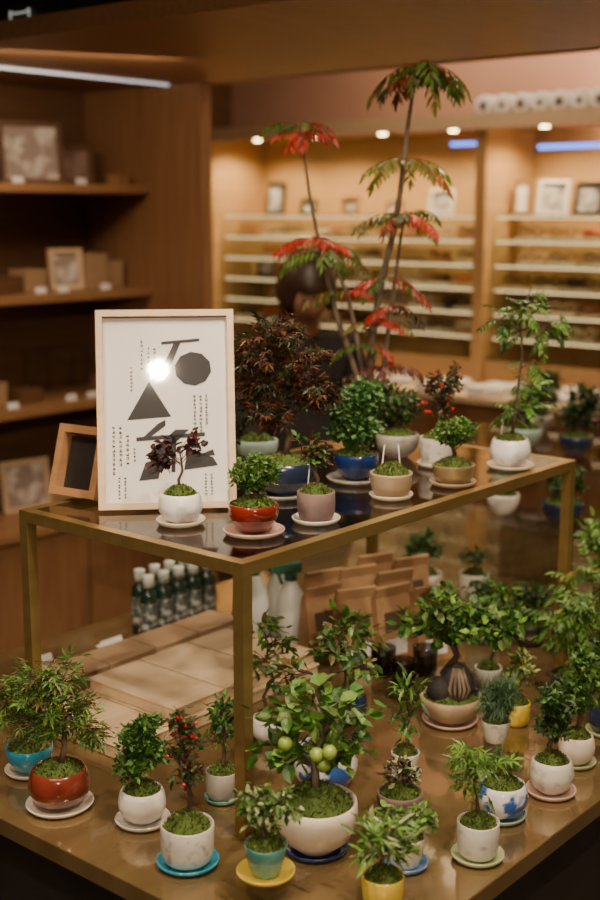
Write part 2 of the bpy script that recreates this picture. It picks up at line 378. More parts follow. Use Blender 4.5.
for a,z in((2.72,1.7105),(3.0,1.7105),(2.80,1.3305),(2.90,1.3305),(3.1,1.3305),(2.92,.9355),(3.02,.9355),(2.66,.9355)): card('price_card',a,3.56,z,.045,.03)
e=empty('acrylic_display_case',(*W(2.99,3.7),.9355))
for nm,A,B,Z in(('front',(2.87,3.11),(3.62,3.624),(0,.17)),('rear',(2.87,3.11),(3.78,3.784),(0,.17)),('side_1',(2.87,2.874),(3.624,3.78),(0,.17)),('side_2',(3.106,3.11),(3.624,3.78),(0,.17)),('lid',(2.87,3.11),(3.62,3.784),(.17,.175))):
    box(nm,A,B,(Z[0]+.9355,Z[1]+.9355),M_ACR,e)
# ------------------------------------------------------------ back display case
CB0,CB1=-.35,4.36
e=empty('glass_display_cabinet',(*W(4.6,2),0))
M_CASEB=wood('cabinet_back_veneer',(.54,.33,.15),(.44,.26,.11))
M_EDGE=mat('glass_edge',(.70,.68,.52),(.6,.6,.48),.2)
M_SGLOW=emis('shelf_led',(1,.72,.40),2.6)  # glow strips added under the shelves to brighten the rows
box('back_board',(4.82,4.85),(CB0,CB1),(.9,1.97),M_CASEB,e)
box('top_board',(4.42,4.85),(CB0,CB1),(1.95,1.985),M_WOOD,e)
box('counter_top',(4.14,4.82),(CB0,CB1),(.875,.90),M_PALE,e)
box('counter_body',(4.20,4.82),(CB0,CB1),(.06,.875),M_WOODV,e)
box('plinth',(4.26,4.80),(CB0,CB1),(0,.06),M_BLACK,e)
for i,b in enumerate((4.33,2.79,1.22,-.33)): box('post_%d'%i,(4.44,4.82),(b-.025,b+.025),(.90,1.95),M_CASEB,e)
bays=((2.82,4.30),(1.25,2.76),(-.30,1.19))
SHZ=(1.60,1.50,1.40,1.30,1.20,1.10)
for i,(b0,b1) in enumerate(bays):
    for j,z in enumerate(SHZ):
        box('glass_shelf_%d_%d'%(i,j),(4.524,4.82),(b0,b1),(z-.008,z),M_GLASS,e)
        box('shelf_edge_%d_%d'%(i,j),(4.52,4.524),(b0,b1),(z-.008,z),M_EDGE,e)
        box('shelf_led_%d_%d'%(i,j),(4.526,4.531),(b0,b1),(z-.013,z-.0085),M_SGLOW,e)
    box('drawer_rail_%d'%i,(4.46,4.50),(b0,b1),(.90,1.0),M_CASEB,e)
    box('door_glass_%d'%i,(4.450,4.454),(b0,b1),(1.0,1.95),M_GLASS,e)
    n=4
    for k in range(n):
        b=b0+(k+.5)*(b1-b0)/n; mb=MB(); lathe(mb,[(0,-.004),(.016,-.004),(.016,0),(0,0)],16)
        x,y=W(4.56,b); mb.obj('downlight_%d_%d'%(i,k),emis('downlight',(1,.74,.38),40),e,True,(x,y,1.949))
        l=bpy.data.lights.new('cab',type='SPOT'); l.energy=20; l.color=(1,.68,.37); l.spot_size=2.7; l.spot_blend=.6; l.shadow_soft_size=.02
        o=bpy.data.objects.new('cabinet_downlight',l); LK.objects.link(o); o.location=(x,y,1.94)
rg=random.Random(5)
def eyeglasses(mb,c,R,col):
    def T(v): return Vector(c)+R@Vector(v)
    for s in(-1,1):
        pts=[T((s*.034+.024*math.cos(t),0,.022+.018*math.sin(t))) for t in [k*math.pi/5 for k in range(11)]]; tube(mb,pts,[.004]*11,4,col)
        tube(mb,[T((s*.058,0,.03)),T((s*.062,.06,.03)),T((s*.06,.12,.018))],[.003]*3,4,col)
    tube(mb,[T((-.01,0,.027)),T((0,0,.031)),T((.01,0,.027))],[.003]*3,4,col)
R0=Euler((0,0,PHI-math.pi/2)).to_matrix()
M_GL=attrmat('acetate',.3,0)
for i,(b0,b1) in enumerate(bays):
    mb=MB(); mt=MB()
    for j,z in enumerate(SHZ[1:]):
        b=b0+.09
        while b<b1-.08:
            if not (i==0 and 3.95<b<4.25 and j==2):
                x,y=W(4.59,b); tc=rcol([(.8,.68,.5),(.7,.5,.3),(.35,.18,.09),(.85,.78,.65)],rg)
                boxv(mt,(x,y,z+.005),(.10,.125,.009),Euler((0,0,PHI)).to_matrix(),tc)
                eyeglasses(mb,(x-.03*CA,y-.03*SA,z+.011),R0,rcol([(.35,.13,.04),(.8,.6,.4),(.03,.02,.02),(.6,.12,.05),(.05,.03,.03)],rg))
                if rg.random()<.7:
                    x,y=W(4.75,b-.03); boxv(mt,(x,y,z+.02),(.05,.06,rg.choice((.04,.03,.05))*.8),Euler((0,0,PHI)).to_matrix(),rcol([(.3,.13,.06),(.8,.68,.5),(.10,.05,.03)],rg))
            b+=rg.choice((.145,.145,.15,.15,.24))
    mb.obj('eyeglasses_collection',M_GL); mt.obj('display_tray_collection',attrmat('tray',.5,0),smooth=False)
M_GREY=mat('grey_print',(.62,.59,.57),(.12,.11,.12),.4,scale=25)
M_SILV=mat('white_card',(.88,.85,.80),None,.5)
def cf(b,z,w,h,m1=M_BLACK,m2=M_GREY,yaw=0): pframe('picture_frame',4.62,b,z,w,h,m1,m2,-math.pi/2+yaw,.15,.015,.012)
cf(4.06,1.6005,.11,.15); cf(4.12,1.3005,.11,.09); cf(3.1,1.6005,.13,.11,M_SILV,M_GREY)
cf(2.56,1.6005,.14,.14,M_SILV,M_GREY); cf(2.40,1.6005,.12,.13,M_BLACK,M_GREY); cf(2.22,1.6005,.14,.11,M_SILV,M_SILV,.4); cf(2.05,1.6005,.14,.1,M_SILV,M_SILV,-.2)
cf(3.6,1.6005,.1,.08,M_WOOD,M_PIC); cf(2.70,1.6005,.07,.14,M_WOOD,M_SILV,.3); cf(3.35,1.6005,.09,.06,M_WOOD,M_SILV); cf(3.85,1.6005,.09,.07,M_BLACK,M_SILV)
box('blue_light_sign',(4.475,4.49),(2.05,2.55),(1.855,1.872),emis('blue_neon',(.12,.25,1),3.5),None)  # glowing bars stand in for a blue reflection in the glass
box('blue_light_sign',(4.475,4.49),(2.84,2.96),(1.88,1.895),emis('blue_neon',(.12,.25,1),3.5),None)
mb=MB()
for k in range(40):
    b=rg.uniform(1.2,3.6); a=rg.uniform(4.20,4.38); x,y=W(a,b); boxv(mb,(x,y,.902+.012+rg.uniform(0,.01)),(rg.uniform(.06,.14),rg.uniform(.05,.10),.016+rg.uniform(0,.03)),Euler((0,0,PHI+rg.uniform(-.3,.3))).to_matrix())
mb.obj('stack_of_leaflets',M_PAPER,smooth=False)
mb=MB()
for k in range(16):
    b=2.78-k*.085; x,y=W(4.56,b); d=Vector((CA,SA,0))*.13; p=Vector((x,y,2.03)); tube(mb,[p-d,p-d*.98,p+d],[.03,.042,.042],14,(.85,.82,.78))
    tube(mb,[p-d*1.02,p-d*.9],[.012 if k%2 else .018]*2,12,(.15,.12,.11))
o=mb.obj('rolled_towels_row',attrmat('towel',.9,0))
box('ledge_trim',(4.40,4.42),(CB0,CB1),(1.94,2.0),M_PALE,e)
# ------------------------------------------------------------ big lower table
TZ=.688
e=empty('display_table',(*W(2.19,1.48),0))
box('table_top',(1.08,3.35),(.837,2.13),(TZ-.03,TZ),M_TABLE,e,.002)
box('table_body',(1.11,3.32),(.867,2.10),(0,TZ-.03),M_BLACK,e)
# ------------------------------------------------------------ upper glass riser table
UZ=1.12; ua,ub=(1.272,2.272),(1.182,1.70); T=.02
e=empty('glass_top_riser_table',(*W(1.77,1.44),TZ))
for i,(a,b) in enumerate(((ua[0],ub[0]),(ua[0],ub[1]-T),(ua[1]-T,ub[0]),(ua[1]-T,ub[1]-T))): box('leg_%d'%i,(a,a+T),(b,b+T),(TZ,UZ-T),M_BRASS,e)
box('rail_0',ua,(ub[0],ub[0]+T),(UZ-T,UZ-.0005),M_BRASS,e); box('rail_1',ua,(ub[1]-T,ub[1]),(UZ-T,UZ-.0005),M_BRASS,e)
box('rail_2',(ua[0],ua[0]+T),(ub[0]+T,ub[1]-T),(UZ-T,UZ-.0005),M_BRASS,e); box('rail_3',(ua[1]-T,ua[1]),(ub[0]+T,ub[1]-T),(UZ-T,UZ-.0005),M_BRASS,e)
box('glass_top',(ua[0]+T,ua[1]-T),(ub[0]+T,ub[1]-T),(UZ-.008,UZ-.0003),M_TOPG,e)
def riser(name,A,B,z0,z1,t=.006):
    e=empty(name,(*W((A[0]+A[1])/2,(B[0]+B[1])/2),z0))
    box('top',A,B,(z1-t,z1),M_ACR,e); box('side_1',(A[0],A[0]+t),B,(z0,z1-t),M_ACR,e); box('side_2',(A[1]-t,A[1]),B,(z0,z1-t),M_ACR,e)
riser('acrylic_riser',(2.72,3.28),(1.30,1.95),TZ,1.0,.01)
riser('acrylic_riser',(2.46,2.66),(1.28,1.62),TZ,.90)
riser('acrylic_riser',(1.135,1.225),(1.013,1.103),TZ,TZ+.03,.004)
riser('acrylic_riser',(1.70,1.80),(.99,1.09),TZ,TZ+.04,.004)
# ------------------------------------------------------------ picture frame with poster
fw,fh=.232,.337; x,y=(-.341-.106)/2,2.062
e=empty('framed_poster',(x,y,UZ+.0008),.10); lean=.20; R=Euler((-lean,0,0)).to_matrix()
def P(u,v,dy=0): return R@Vector(((u-167)/140*fw,dy,(513-v)/196*fh))
mb=MB(); bar=.011; dep=.018
for c,s in(((0,0,bar/2),(fw,dep,bar)),((0,0,fh-bar/2),(fw,dep,bar)),((-fw/2+bar/2,0,fh/2),(bar,dep,fh-2*bar)),((fw/2-bar/2,0,fh/2),(bar,dep,fh-2*bar))): boxv(mb,R@Vector(c)+Vector((0,0,.002)),s,R)
o=mb.obj('frame',M_PALE,smooth=False); par(o,e,True)
mb=MB(); boxv(mb,R@Vector((0,.004,fh/2)),(fw-2*bar,.004,fh-2*bar),R); o=mb.obj('poster_sheet',M_PAPER,smooth=False); par(o,e,True)
mb=MB()
def poly(pts): mb.add([P(u,v,.0012) for u,v in pts],[tuple(range(len(pts)))])
poly([(163,350),(163,347),(202,344),(202,347)]); poly([(176,348),(183,348),(170,376),(162,376)])
poly([(195+19*math.cos(k*math.pi/5+.2),374+17*math.sin(k*math.pi/5+.2)) for k in range(10)])
poly([(150,386),(127,424),(172,421)]); poly([(143,441),(158,428),(166,424),(166,430),(152,440)])
poly([(150,455),(176,434),(190,434),(162,460)]); poly([(136,441),(206,437),(206,441),(136,445)]); poly([(188,452),(214,462),(219,470),(184,474)]); poly([(172,440),(177,440),(175,476),(171,476)])
poly([(145,466),(162,462),(158,482),(138,484)]); poly([(192,462),(214,454),(216,460)])
o=mb.obj('poster_graphic',M_INK,smooth=False); par(o,e,True)
mb=MB(); rg=random.Random(3)
for u,v0,v1,s in((156,352,384,2.8),(150,352,380,2.8),(143,345,372,2.8),(120,430,470,2.8),(113,430,478,2.8),(127,438,465,2.8),(134,452,464,2.2),(208,400,430,2.4),(202,400,438,2.4),(196,400,434,2.4),(132,372,396,2.2),(124,480,500,2.0),(118,480,500,2.0),(206,478,500,2.0),(212,478,500,2.0)):
    v=v0
    while v<v1:
        for k in range(4):
            du,dv=rg.uniform(-s*.4,s*.4),rg.uniform(0,s); 
            if rg.random()<.55: q=[(u-s*.5,v+dv),(u+s*.5,v+dv),(u+s*.5,v+dv+.5),(u-s*.5,v+dv+.5)]
            else: q=[(u+du,v),(u+du+.5,v),(u+du+.5,v+s),(u+du,v+s)]
            poly(q)
        v+=s*1.6
o=mb.obj('poster_text',M_INK,smooth=False); par(o,e,True)
mb=MB(); boxv(mb,R@Vector((0,-.004,fh/2)),(fw-2*bar,.0015,fh-2*bar),R); o=mb.obj('frame_glass',M_ACR,smooth=False); par(o,e,True)
mb=MB(); boxv(mb,Vector((0,.085,.095)),(.03,.004,.19),Euler((.30,0,0)).to_matrix()); o=mb.obj('easel_strut',M_WDARK,smooth=False); par(o,e,True)
# small brown frame behind
e=empty('small_wooden_frame',(-.392,2.135,UZ+.001),-.55); R=Euler((-.30,0,0)).to_matrix(); mb=MB(); w,h,bar,dep=.105,.125,.014,.03
for c,s in(((0,0,bar/2),(w,dep,bar)),((0,0,h-bar/2),(w,dep,bar)),((-w/2+bar/2,0,h/2),(bar,dep,h-2*bar)),((w/2-bar/2,0,h/2),(bar,dep,h-2*bar))): boxv(mb,R@Vector(c)+Vector((0,0,.005)),s,R)
o=mb.obj('frame',M_WOOD,smooth=False); par(o,e,True)
mb=MB(); boxv(mb,R@Vector((0,.008,h/2)),(w-2*bar,.006,h-2*bar),R); o=mb.obj('panel',M_BLACK,smooth=False); par(o,e,True)
# ------------------------------------------------------------ plants on the upper table
U=UZ
plant('potted_smoke_bush_bonsai',-.193,1.968,U,'round',.036,.048,'marble',(.040,'cream'),[(.0,.075,.045,.03),(-.03,.05,.02,.015)],'wide',11,7,.015,pd,.0025,stick=0)
plant('potted_juniper_bonsai',-.0723,1.904,U,'bowl',.040,.046,'red',(.049,'pink'),[(0,.040,.043,.022),(.008,.052,.032,.018)],'oval',90,16,.0085,g1+g2,.005,droop=0)
plant('potted_hawthorn_bonsai',.026,1.98,U,'cyl',.031,.048,'purple',(.040,'white'),[(-.01,.075,.03,.03),(.01,.05,.02,.015)],'oval',12,6,.014,dr+g1,.003,stick=1)
plant('potted_red_maple_bonsai',-.03,2.177,U,'bowl',.06,.06,'navy',(.062,'grey'),[(-.06,.13,.05,.022),(.035,.17,.06,.025),(-.01,.225,.06,.02),(.055,.12,.05,.02),(-.03,.09,.055,.02),(-.055,.18,.05,.02)],'maple',28,9,.024,dm,.006)
plant('potted_maple_bonsai',-.085,2.44,U,'bowl',.042,.05,'celadon',(.048,'white'),[(-.01,.10,.05,.03),(-.035,.155,.045,.025),(.02,.19,.045,.03)],'maple',15,8,.028,[(.03,.06,.015),(.07,.045,.02),(.02,.04,.01)],.005)
plant('potted_zelkova_bonsai',.105,2.295,U,'bowl',.043,.05,'blue',(.056,'grey'),[(0,.045,.060,.030),(-.008,.085,.055,.035),(.016,.10,.035,.03)],'wide',75,14,.013,[(.09,.21,.055),(.13,.28,.075),(.05,.14,.035)],.005,stick=1)
plant('potted_moss_ball',.161,2.153,U,'flat',.037,.043,'sand',(.039,'cream'),None,dome=.016,stick=2,mossn=400)
plant('potted_juniper_bonsai',.283,2.26,U,'flat',.039,.036,'olive',(.043,'sand'),[(0,.052,.044,.018),(.005,.064,.036,.014)],'oval',95,16,.0085,g2+g1,.004,droop=0)
plant('potted_rowan_bonsai',.414,2.415,U,'round',.040,.055,'marble',(.046,'cream'),[(.01,.05,.025,.02),(-.02,.22,.035,.02),(.025,.275,.035,.015),(.075,.215,.045,.015),(.02,.09,.025,.02),(.03,.15,.02,.012,0,.4)],'pin',8,2,.036,g2+gf,.003,stick=1)
plant('potted_cotoneaster_bonsai',.27,2.434,U,'cyl',.034,.055,'speck',(.038,'white'),[(.0,.07,.04,.03),(.02,.11,.04,.025)],'oval',26,9,.013,dr+gd,.004,berries=((.5,.02,.015),20,.004))
plant('potted_azalea_bonsai',.20,2.53,U,'bowl',.045,.05,'grey',None,[(0,.05,.055,.03),(-.03,.07,.04,.03)],'oval',30,12,.016,gd+g1,.004)
plant('potted_azalea_bonsai',-.14,2.30,U,'bowl',.04,.045,'navy',None,[(0,.05,.045,.03)],'oval',22,10,.015,gd,.004)
# tall autumn sumac
ex,ey=.162,2.66; e=empty('potted_sumac_tree',(ex,ey,U)); rg=random.Random(77)
mb=MB(); lathe(mb,[(a*.062,b*.07) for a,b in POTS['bowl']],44); o=mb.obj('pot',G['black']); par(o,e,True)
o=moss(rg,.055,.06,.014).obj('moss',M_MOSS); par(o,e,True)
wd=MB(); lv=MB(); V=Vector
tr1=[V((0,0,.065)),V((-.012,0,.16)),V((-.004,.01,.26)),V((.012,.0,.36)),V((.036,.01,.46)),V((.050,0,.56)),V((.058,.0,.65)),V((.070,0,.74)),V((.088,0,.80))]
tube(wd,tr1,[.0095,.009,.008,.0072,.0065,.006,.005,.0035,.002],8)
tr2=[V((-.012,.01,.065)),V((-.05,.01,.18)),V((-.085,0,.28)),V((-.115,0,.40)),V((-.14,.01,.52)),V((-.155,0,.62)),V((-.162,0,.67))]
tube(wd,tr2,[.0065,.0065,.006,.0045,.0035,.0025,.0015],7)
tr3=[V((.012,-.01,.065)),V((.02,0,.2)),V((.035,0,.32)),V((.05,0,.45)),V((.06,.0,.50))]
tube(wd,tr3,[.006,.0055,.0045,.003,.0015],6)
tr4=[V((-.01,-.01,.065)),V((-.035,0,.2)),V((-.06,.0,.32)),V((-.10,0,.41)),V((-.13,0,.44))]
tube(wd,tr4,[.006,.0055,.0045,.003,.0015],6)
red=[(.60,.03,.02),(.45,.035,.02),(.62,.08,.05)]; org=[(.42,.15,.03),(.28,.18,.04),(.4,.08,.03)]; oli=[(.14,.18,.03),(.20,.18,.035),(.09,.13,.02),(.11,.19,.03)]
def fan(c,n,L,cols,a0=0,a1=6.28,droop=.75,up=.35):
    c=V(c)
    for k in range(n):
        an=a0+(a1-a0)*(k+rg.uniform(.2,.8))/n; d=V((math.cos(an),math.sin(an)*.8,up*rg.uniform(.3,1.4)))
        pinnate(lv,c,d,L*rg.uniform(.75,1.15),rg,rcol(cols,rg),8,.32,droop,.26,(.25,.05,.03),.95)
fan((.088,0,.79),11,.115,oli,droop=1.1); fan((.075,0,.76),5,.10,oli+org)
fan((.052,0,.60),7,.10,oli+oli+org,droop=.9); fan((.045,0,.48),5,.10,red+oli+org); fan((.055,0,.49),5,.10,red+oli)
fan((-.162,0,.67),6,.075,oli+red,droop=.8); fan((-.155,0,.655),5,.075,red)
fan((-.140,0,.44),7,.09,red+red+org); fan((-.10,0,.41),6,.10,oli+oli+red); fan((-.12,0,.42),3,.1,oli)
fan((.02,0,.36),4,.10,red+red+oli,up=.1); fan((-.06,0,.33),4,.09,red+oli); fan((-.004,0,.27),5,.09,red+oli+dr); fan((.035,0,.30),4,.08,red+org+dr); fan((-.03,0,.22),6,.08,red+dr+oli)
fan((.02,0,.17),6,.08,red+dr+oli)
o=wd.obj('trunks',M_BARKG); par(o,e,True); o=lv.obj('foliage',M_LEAF,smooth=False); par(o,e,True)
def pab(a,b): return W(a,b)
for a,b,z,pm,cols,lf in((2.90,1.66,1.0,'celadon',gd+g1,'oval'),(2.88,1.50,1.0,'navy',gd,'oval'),(2.86,1.36,1.0,'black',gd+dr,'oval'),(3.1,1.5,1.0,'navy',gd,'oval'),(3.12,1.38,1.0,'grey',gd+dr,'oval'),(3.12,1.75,1.0,'grey',gd,'maple')):
    x,y=pab(a,b); plant('potted_azalea_bonsai',x,y,z+.0003,'bowl',.045,.05,pm,None,[(0,.05,.065,.03),(.02,.09,.05,.03)],lf,32,11,.018,cols,.004)
x,y=pab(2.56,1.36); plant('potted_azalea_bonsai',x,y,.9003,'bowl',.05,.055,'navy',None,[(0,.05,.07,.03)],'oval',30,10,.018,gd+g1,.004)
x,y=pab(2.56,1.52); plant('potted_moss_ball',x,y,.9003,'bowl',.04,.05,'white',None,[(0,.04,.045,.02)],'oval',14,10,.014,g1,.003)
# ------------------------------------------------------------ plants on the lower table
Z=TZ+.0003
plant('potted_maple_bonsai',-.456,1.970,Z,'bowl',.040,.045,'cyan',(.042,'cream'),[(-.01,.05,.04,.02),(-.02,.09,.04,.03),(.01,.11,.035,.025)],'maple',13,6,.024,gm+g2,.004)
plant('potted_maple_bonsai',-.382,1.847,Z,'round',.049,.062,'rust',(.054,'cream'),[(-.02,.07,.045,.015),(.02,.09,.045,.018),(-.025,.13,.045,.02),(.01,.155,.05,.018),(.045,.06,.03,.012)],'maple',12,6,.025,gm+g2,.0045)
plant('potted_cypress_bonsai',-.2435,1.794,Z,'round',.037,.052,'white',(.043,'speck'),[(-.015,.04,.035,.020),(.018,.055,.03,.018),(-.012,.08,.032,.020),(.008,.10,.024,.012)],'oval',45,11,.011,g1+[(.09,.22,.035)],.004,droop=0)
plant('potted_cotoneaster_bonsai',-.1625,1.668,Z,'cyl',.039,.060,'speck',(.046,'cyan'),[(0,.08,.03,.03),(.005,.12,.032,.03),(-.005,.145,.02,.02)],'oval',22,6,.012,gd+g1+dr,.0035,berries=((.5,.02,.03),24,.003),dome=.018)
plant('potted_elm_bonsai',-.125,1.868,Z,'cyl',.026,.048,'grey',(.029,'teal'),[(0,.06,.025,.03),(.005,.10,.02,.03)],'oval',14,6,.015,g1,.003)
plant('potted_quince_tree',.0237,1.709,Z,'bowl',.063,.076,'cream',(.049,'blue'),[(-.045,.07,.04,.02),(.045,.075,.045,.02),(-.045,.12,.05,.022),(.05,.125,.05,.020),(.0,.150,.055,.018)],'wide',10,6,.029,g1+g2,.006,bark=M_BARKG,berries=((.20,.30,.05),4,.011,[(.0,-.045,.080),(.018,-.05,.086),(.010,-.045,.064),(-.045,-.03,.09)]),dome=.024,mossn=420)
plant('potted_boxwood_bonsai',-.047,1.584,Z+.03,'cup',.030,.044,'teal',(.041,'yellow'),[(0,.045,.035,.022),(.03,.055,.028,.018),(-.02,.06,.028,.018)],'oval',22,7,.013,gv+g1,.003)
plant('potted_crabapple_bonsai',.041,1.921,Z,'round',.054,.068,'bluew',None,[(-.06,.12,.035,.02),(.07,.13,.035,.02),(.02,.18,.035,.02)],'oval',11,5,.022,gm+g1,.004)
plant('potted_ivy',.152,1.662,Z,'cup',.029,.045,'cream',(.034,'lblue'),[(-.02,.02,.03,.015),(.02,.025,.028,.015)],'wide',12,6,.015,g2+gv,.002)
plant('potted_heather',.155,1.80,Z,'bowl',.036,.045,'purple',(.037,'celadon'),[(0,.03,.035,.015)],'oval',22,8,.012,gv+pd+dr,.003)
plant('potted_pachysandra',.113,1.56,Z,'cyl',.029,.045,'yellow',None,[(-.02,.04,.028,.02),(.018,.045,.028,.02),(0,.06,.028,.015)],'thin',13,7,.027,gv+g2,.003)
plant('potted_maple_seedling',.26,1.685,Z,'cyl',.031,.055,'speck',(.039,'lime'),[(-.005,.06,.035,.015),(.02,.08,.035,.012),(-.015,.10,.025,.012)],'maple',8,4,.026,g2,.0025,droop=.5)
plant('potted_pine_bonsai',.315,1.81,Z,'round',.040,.054,'bluew',(.039,'celadon'),[(0,.03,.03,.015)],'needle',20,8,.016,g1,.003)
plant('potted_elm_bonsai',.408,1.892,Z,'round',.036,.056,'speck',(.041,'pink'),[(0,.055,.035,.02),(.01,.085,.03,.02),(-.005,.10,.025,.015)],'oval',28,8,.013,g1+gd,.004)
plant('potted_elm_bonsai',.472,2.0,Z,'round',.031,.05,'cream',(.034,'lime'),[(-.01,.07,.04,.03),(.01,.12,.035,.03)],'oval',28,10,.016,g1+gf,.004)
e=plant('potted_ginseng_ficus',.278,2.18,Z,'bowl',.058,.05,'sand',(.052,'pink'),[(-.05,.13,.055,.03),(.04,.14,.07,.035),(.0,.17,.07,.03),(.09,.12,.045,.03)],'wide',20,9,.022,g1+g2,.008)
mb=MB()
for c,r,s in(((.01,.0,.075),.033,1.25),((-.022,-.01,.065),.024,1.2),((.035,.012,.062),.02,1.3)): ball(mb,c,r,(1,1,1),16,s)
o=mb.obj('lava_rock',mat('lava_rock',(.03,.025,.022),(.012,.01,.01),.8,scale=40,bump=1)); par(o,e,True)
mb=MB()
for k in range(5): 
    t=k*.5-1; tube(mb,[(.01+t*.01,-.036+abs(t)*.006,.052),(.012+t*.018,-.038+abs(t)*.008,.075),(.01+t*.008,-.02,.112)],[.003,.0035,.003],5)
o=mb.obj('aerial_roots',M_BARKG); par(o,e,True)
plant('potted_fern',.371,2.336,Z,'cup',.027,.045,'white',(.03,'speck'),[(0,.09,.045,.03),(.02,.13,.045,.03)],'oval',20,8,.020,g1+g2,.003)
plant('potted_boxwood_bonsai',.398,2.17,Z,'cyl',.026,.045,'yellow',None,[(0,.04,.028,.02),(.01,.07,.025,.018)],'oval',18,8,.014,gv+gy,.003)
plant('potted_fern',.523,2.285,Z,'bowl',.04,.05,'navy',(.042,'grey'),[(-.02,.12,.05,.03),(.04,.15,.06,.03),(.0,.08,.05,.02)],'pin',14,2,.05,gf+g2,.003)
plant('potted_boxwood_bonsai',.555,2.13,Z,'round',.035,.05,'navy',(.037,'lime'),[(0,.05,.045,.03),(-.01,.09,.04,.03)],'oval',30,10,.017,g1+gd,.004)
x,y=W(1.75,1.04); plant('potted_rosemary',x,y,Z+.04,'cup',.025,.038,'speck',None,[(0,.03,.028,.02),(.01,.045,.02,.015)],'needle',30,10,.026,bl,.002)
plant('potted_hornbeam_bonsai',-.054,2.10,Z,'round',.035,.045,'marble',None,[(-.03,.10,.035,.02),(.03,.13,.035,.02),(-.01,.165,.035,.02)],'oval',9,5,.022,gm+g2,.003)
plant('potted_hornbeam_bonsai',.083,2.185,Z,'round',.042,.055,'blue',None,[(-.03,.08,.04,.02),(.04,.10,.045,.02),(0,.135,.045,.02)],'oval',11,6,.022,gm+g2,.003)
plant('potted_bamboo',.176,1.955,Z,'cup',.024,.04,'speck',(.028,'celadon'),[(0,.05,.02,.03),(.005,.10,.025,.03)],'thin',12,5,.026,g1+g2,.0025)
plant('potted_azalea_bonsai',.305,2.97,Z,'bowl',.045,.055,'white',None,[(0,.07,.06,.03)],'oval',26,10,.02,g1+gd,.004)
plant('potted_azalea_bonsai',.42,2.90,Z,'cyl',.036,.075,'white',None,[(0,.04,.035,.015)],'oval',14,8,.018,g1+gd,.004)
plant('potted_azalea_bonsai',.40,2.62,Z,'round',.04,.06,'celadon',None,[(0,.05,.05,.02)],'oval',20,9,.02,g1,.004)
plant('potted_fern',.69,2.60,Z,'bowl',.05,.055,'navy',None,[(0,.12,.07,.04),(-.03,.19,.06,.04),(.03,.22,.06,.03)],'oval',30,10,.022,g2+gf,.005)
plant('potted_fern',.60,2.47,Z,'bowl',.045,.055,'black',None,[(0,.10,.06,.04),(.02,.15,.06,.03)],'pin',12,2,.05,gy+g2,.004)
plant('potted_azalea_bonsai',.50,2.60,Z,'bowl',.04,.05,'black',None,[(0,.05,.05,.03)],'oval',22,9,.02,gd+g1,.004)
plant('potted_azalea_bonsai',.80,2.78,Z,'bowl',.05,.06,'black',None,[(0,.13,.07,.05),(0,.2,.06,.04)],'oval',30,10,.022,gd+g1,.005)
# ------------------------------------------------------------ goods on the lower table
M_BOT=mat('dark_bottle',(.012,.03,.02),None,.15,coat=1); M_CAP=mat('white_cap',(.6,.66,.60),None,.4); M_LAB=mat('bottle_label',(.06,.075,.065),(.4,.4,.38),.5,scale=60,contrast=(.5,.6))
for i in range(5):
    for j in range(2):
        x,y=W(1.80+i*.046+j*.02,1.955+j*.05); e=empty('fertilizer_bottle',(x,y,TZ+.0003))
        mb=MB(); lathe(mb,[(0,0),(.017,0),(.019,.003),(.019,.098),(.016,.108),(.009,.114),(.009,.122),(0,.122)],24); o=mb.obj('bottle',M_BOT); par(o,e,True)
        mb=MB(); lathe(mb,[(0,.12),(.0125,.12),(.0125,.144),(.0115,.146),(0,.146)],20); o=mb.obj('cap',M_CAP); par(o,e,True)
        mb=MB(); lathe(mb,[(.0193,.02),(.0194,.021),(.0194,.084),(.0193,.085)],24); o=mb.obj('label',M_LAB); par(o,e,True)
M_SPR=mat('white_plastic',(.74,.74,.70),None,.35); M_GRN=mat('green_plastic',(.04,.14,.09),None,.35)
for x,y in((-.10,2.62),(-.045,2.66),(-.02,2.58)):
    e=empty('spray_bottle',(x,y,TZ+.0003),.4)
    mb=MB(); lathe(mb,[(0,0),(.029,0),(.032,.004),(.032,.095),(.028,.12),(.014,.145),(.012,.158),(0,.158)],28); o=mb.obj('bottle',M_SPR); par(o,e,True)
    mb=MB(); lathe(mb,[(0,.152),(.014,.152),(.014,.17),(0,.17)],20); boxv(mb,(-.008,0,.181),(.06,.02,.022)); boxv(mb,(-.042,0,.183),(.012,.012,.012)); boxv(mb,(-.025,0,.160),(.006,.012,.03),Euler((0,-.35,0)).to_matrix()); o=mb.obj('trigger_head',M_GRN,smooth=False,bevel=.002); par(o,e,True)
M_WIN=mat('bag_label',(.12,.08,.055),(.06,.04,.03),.4)
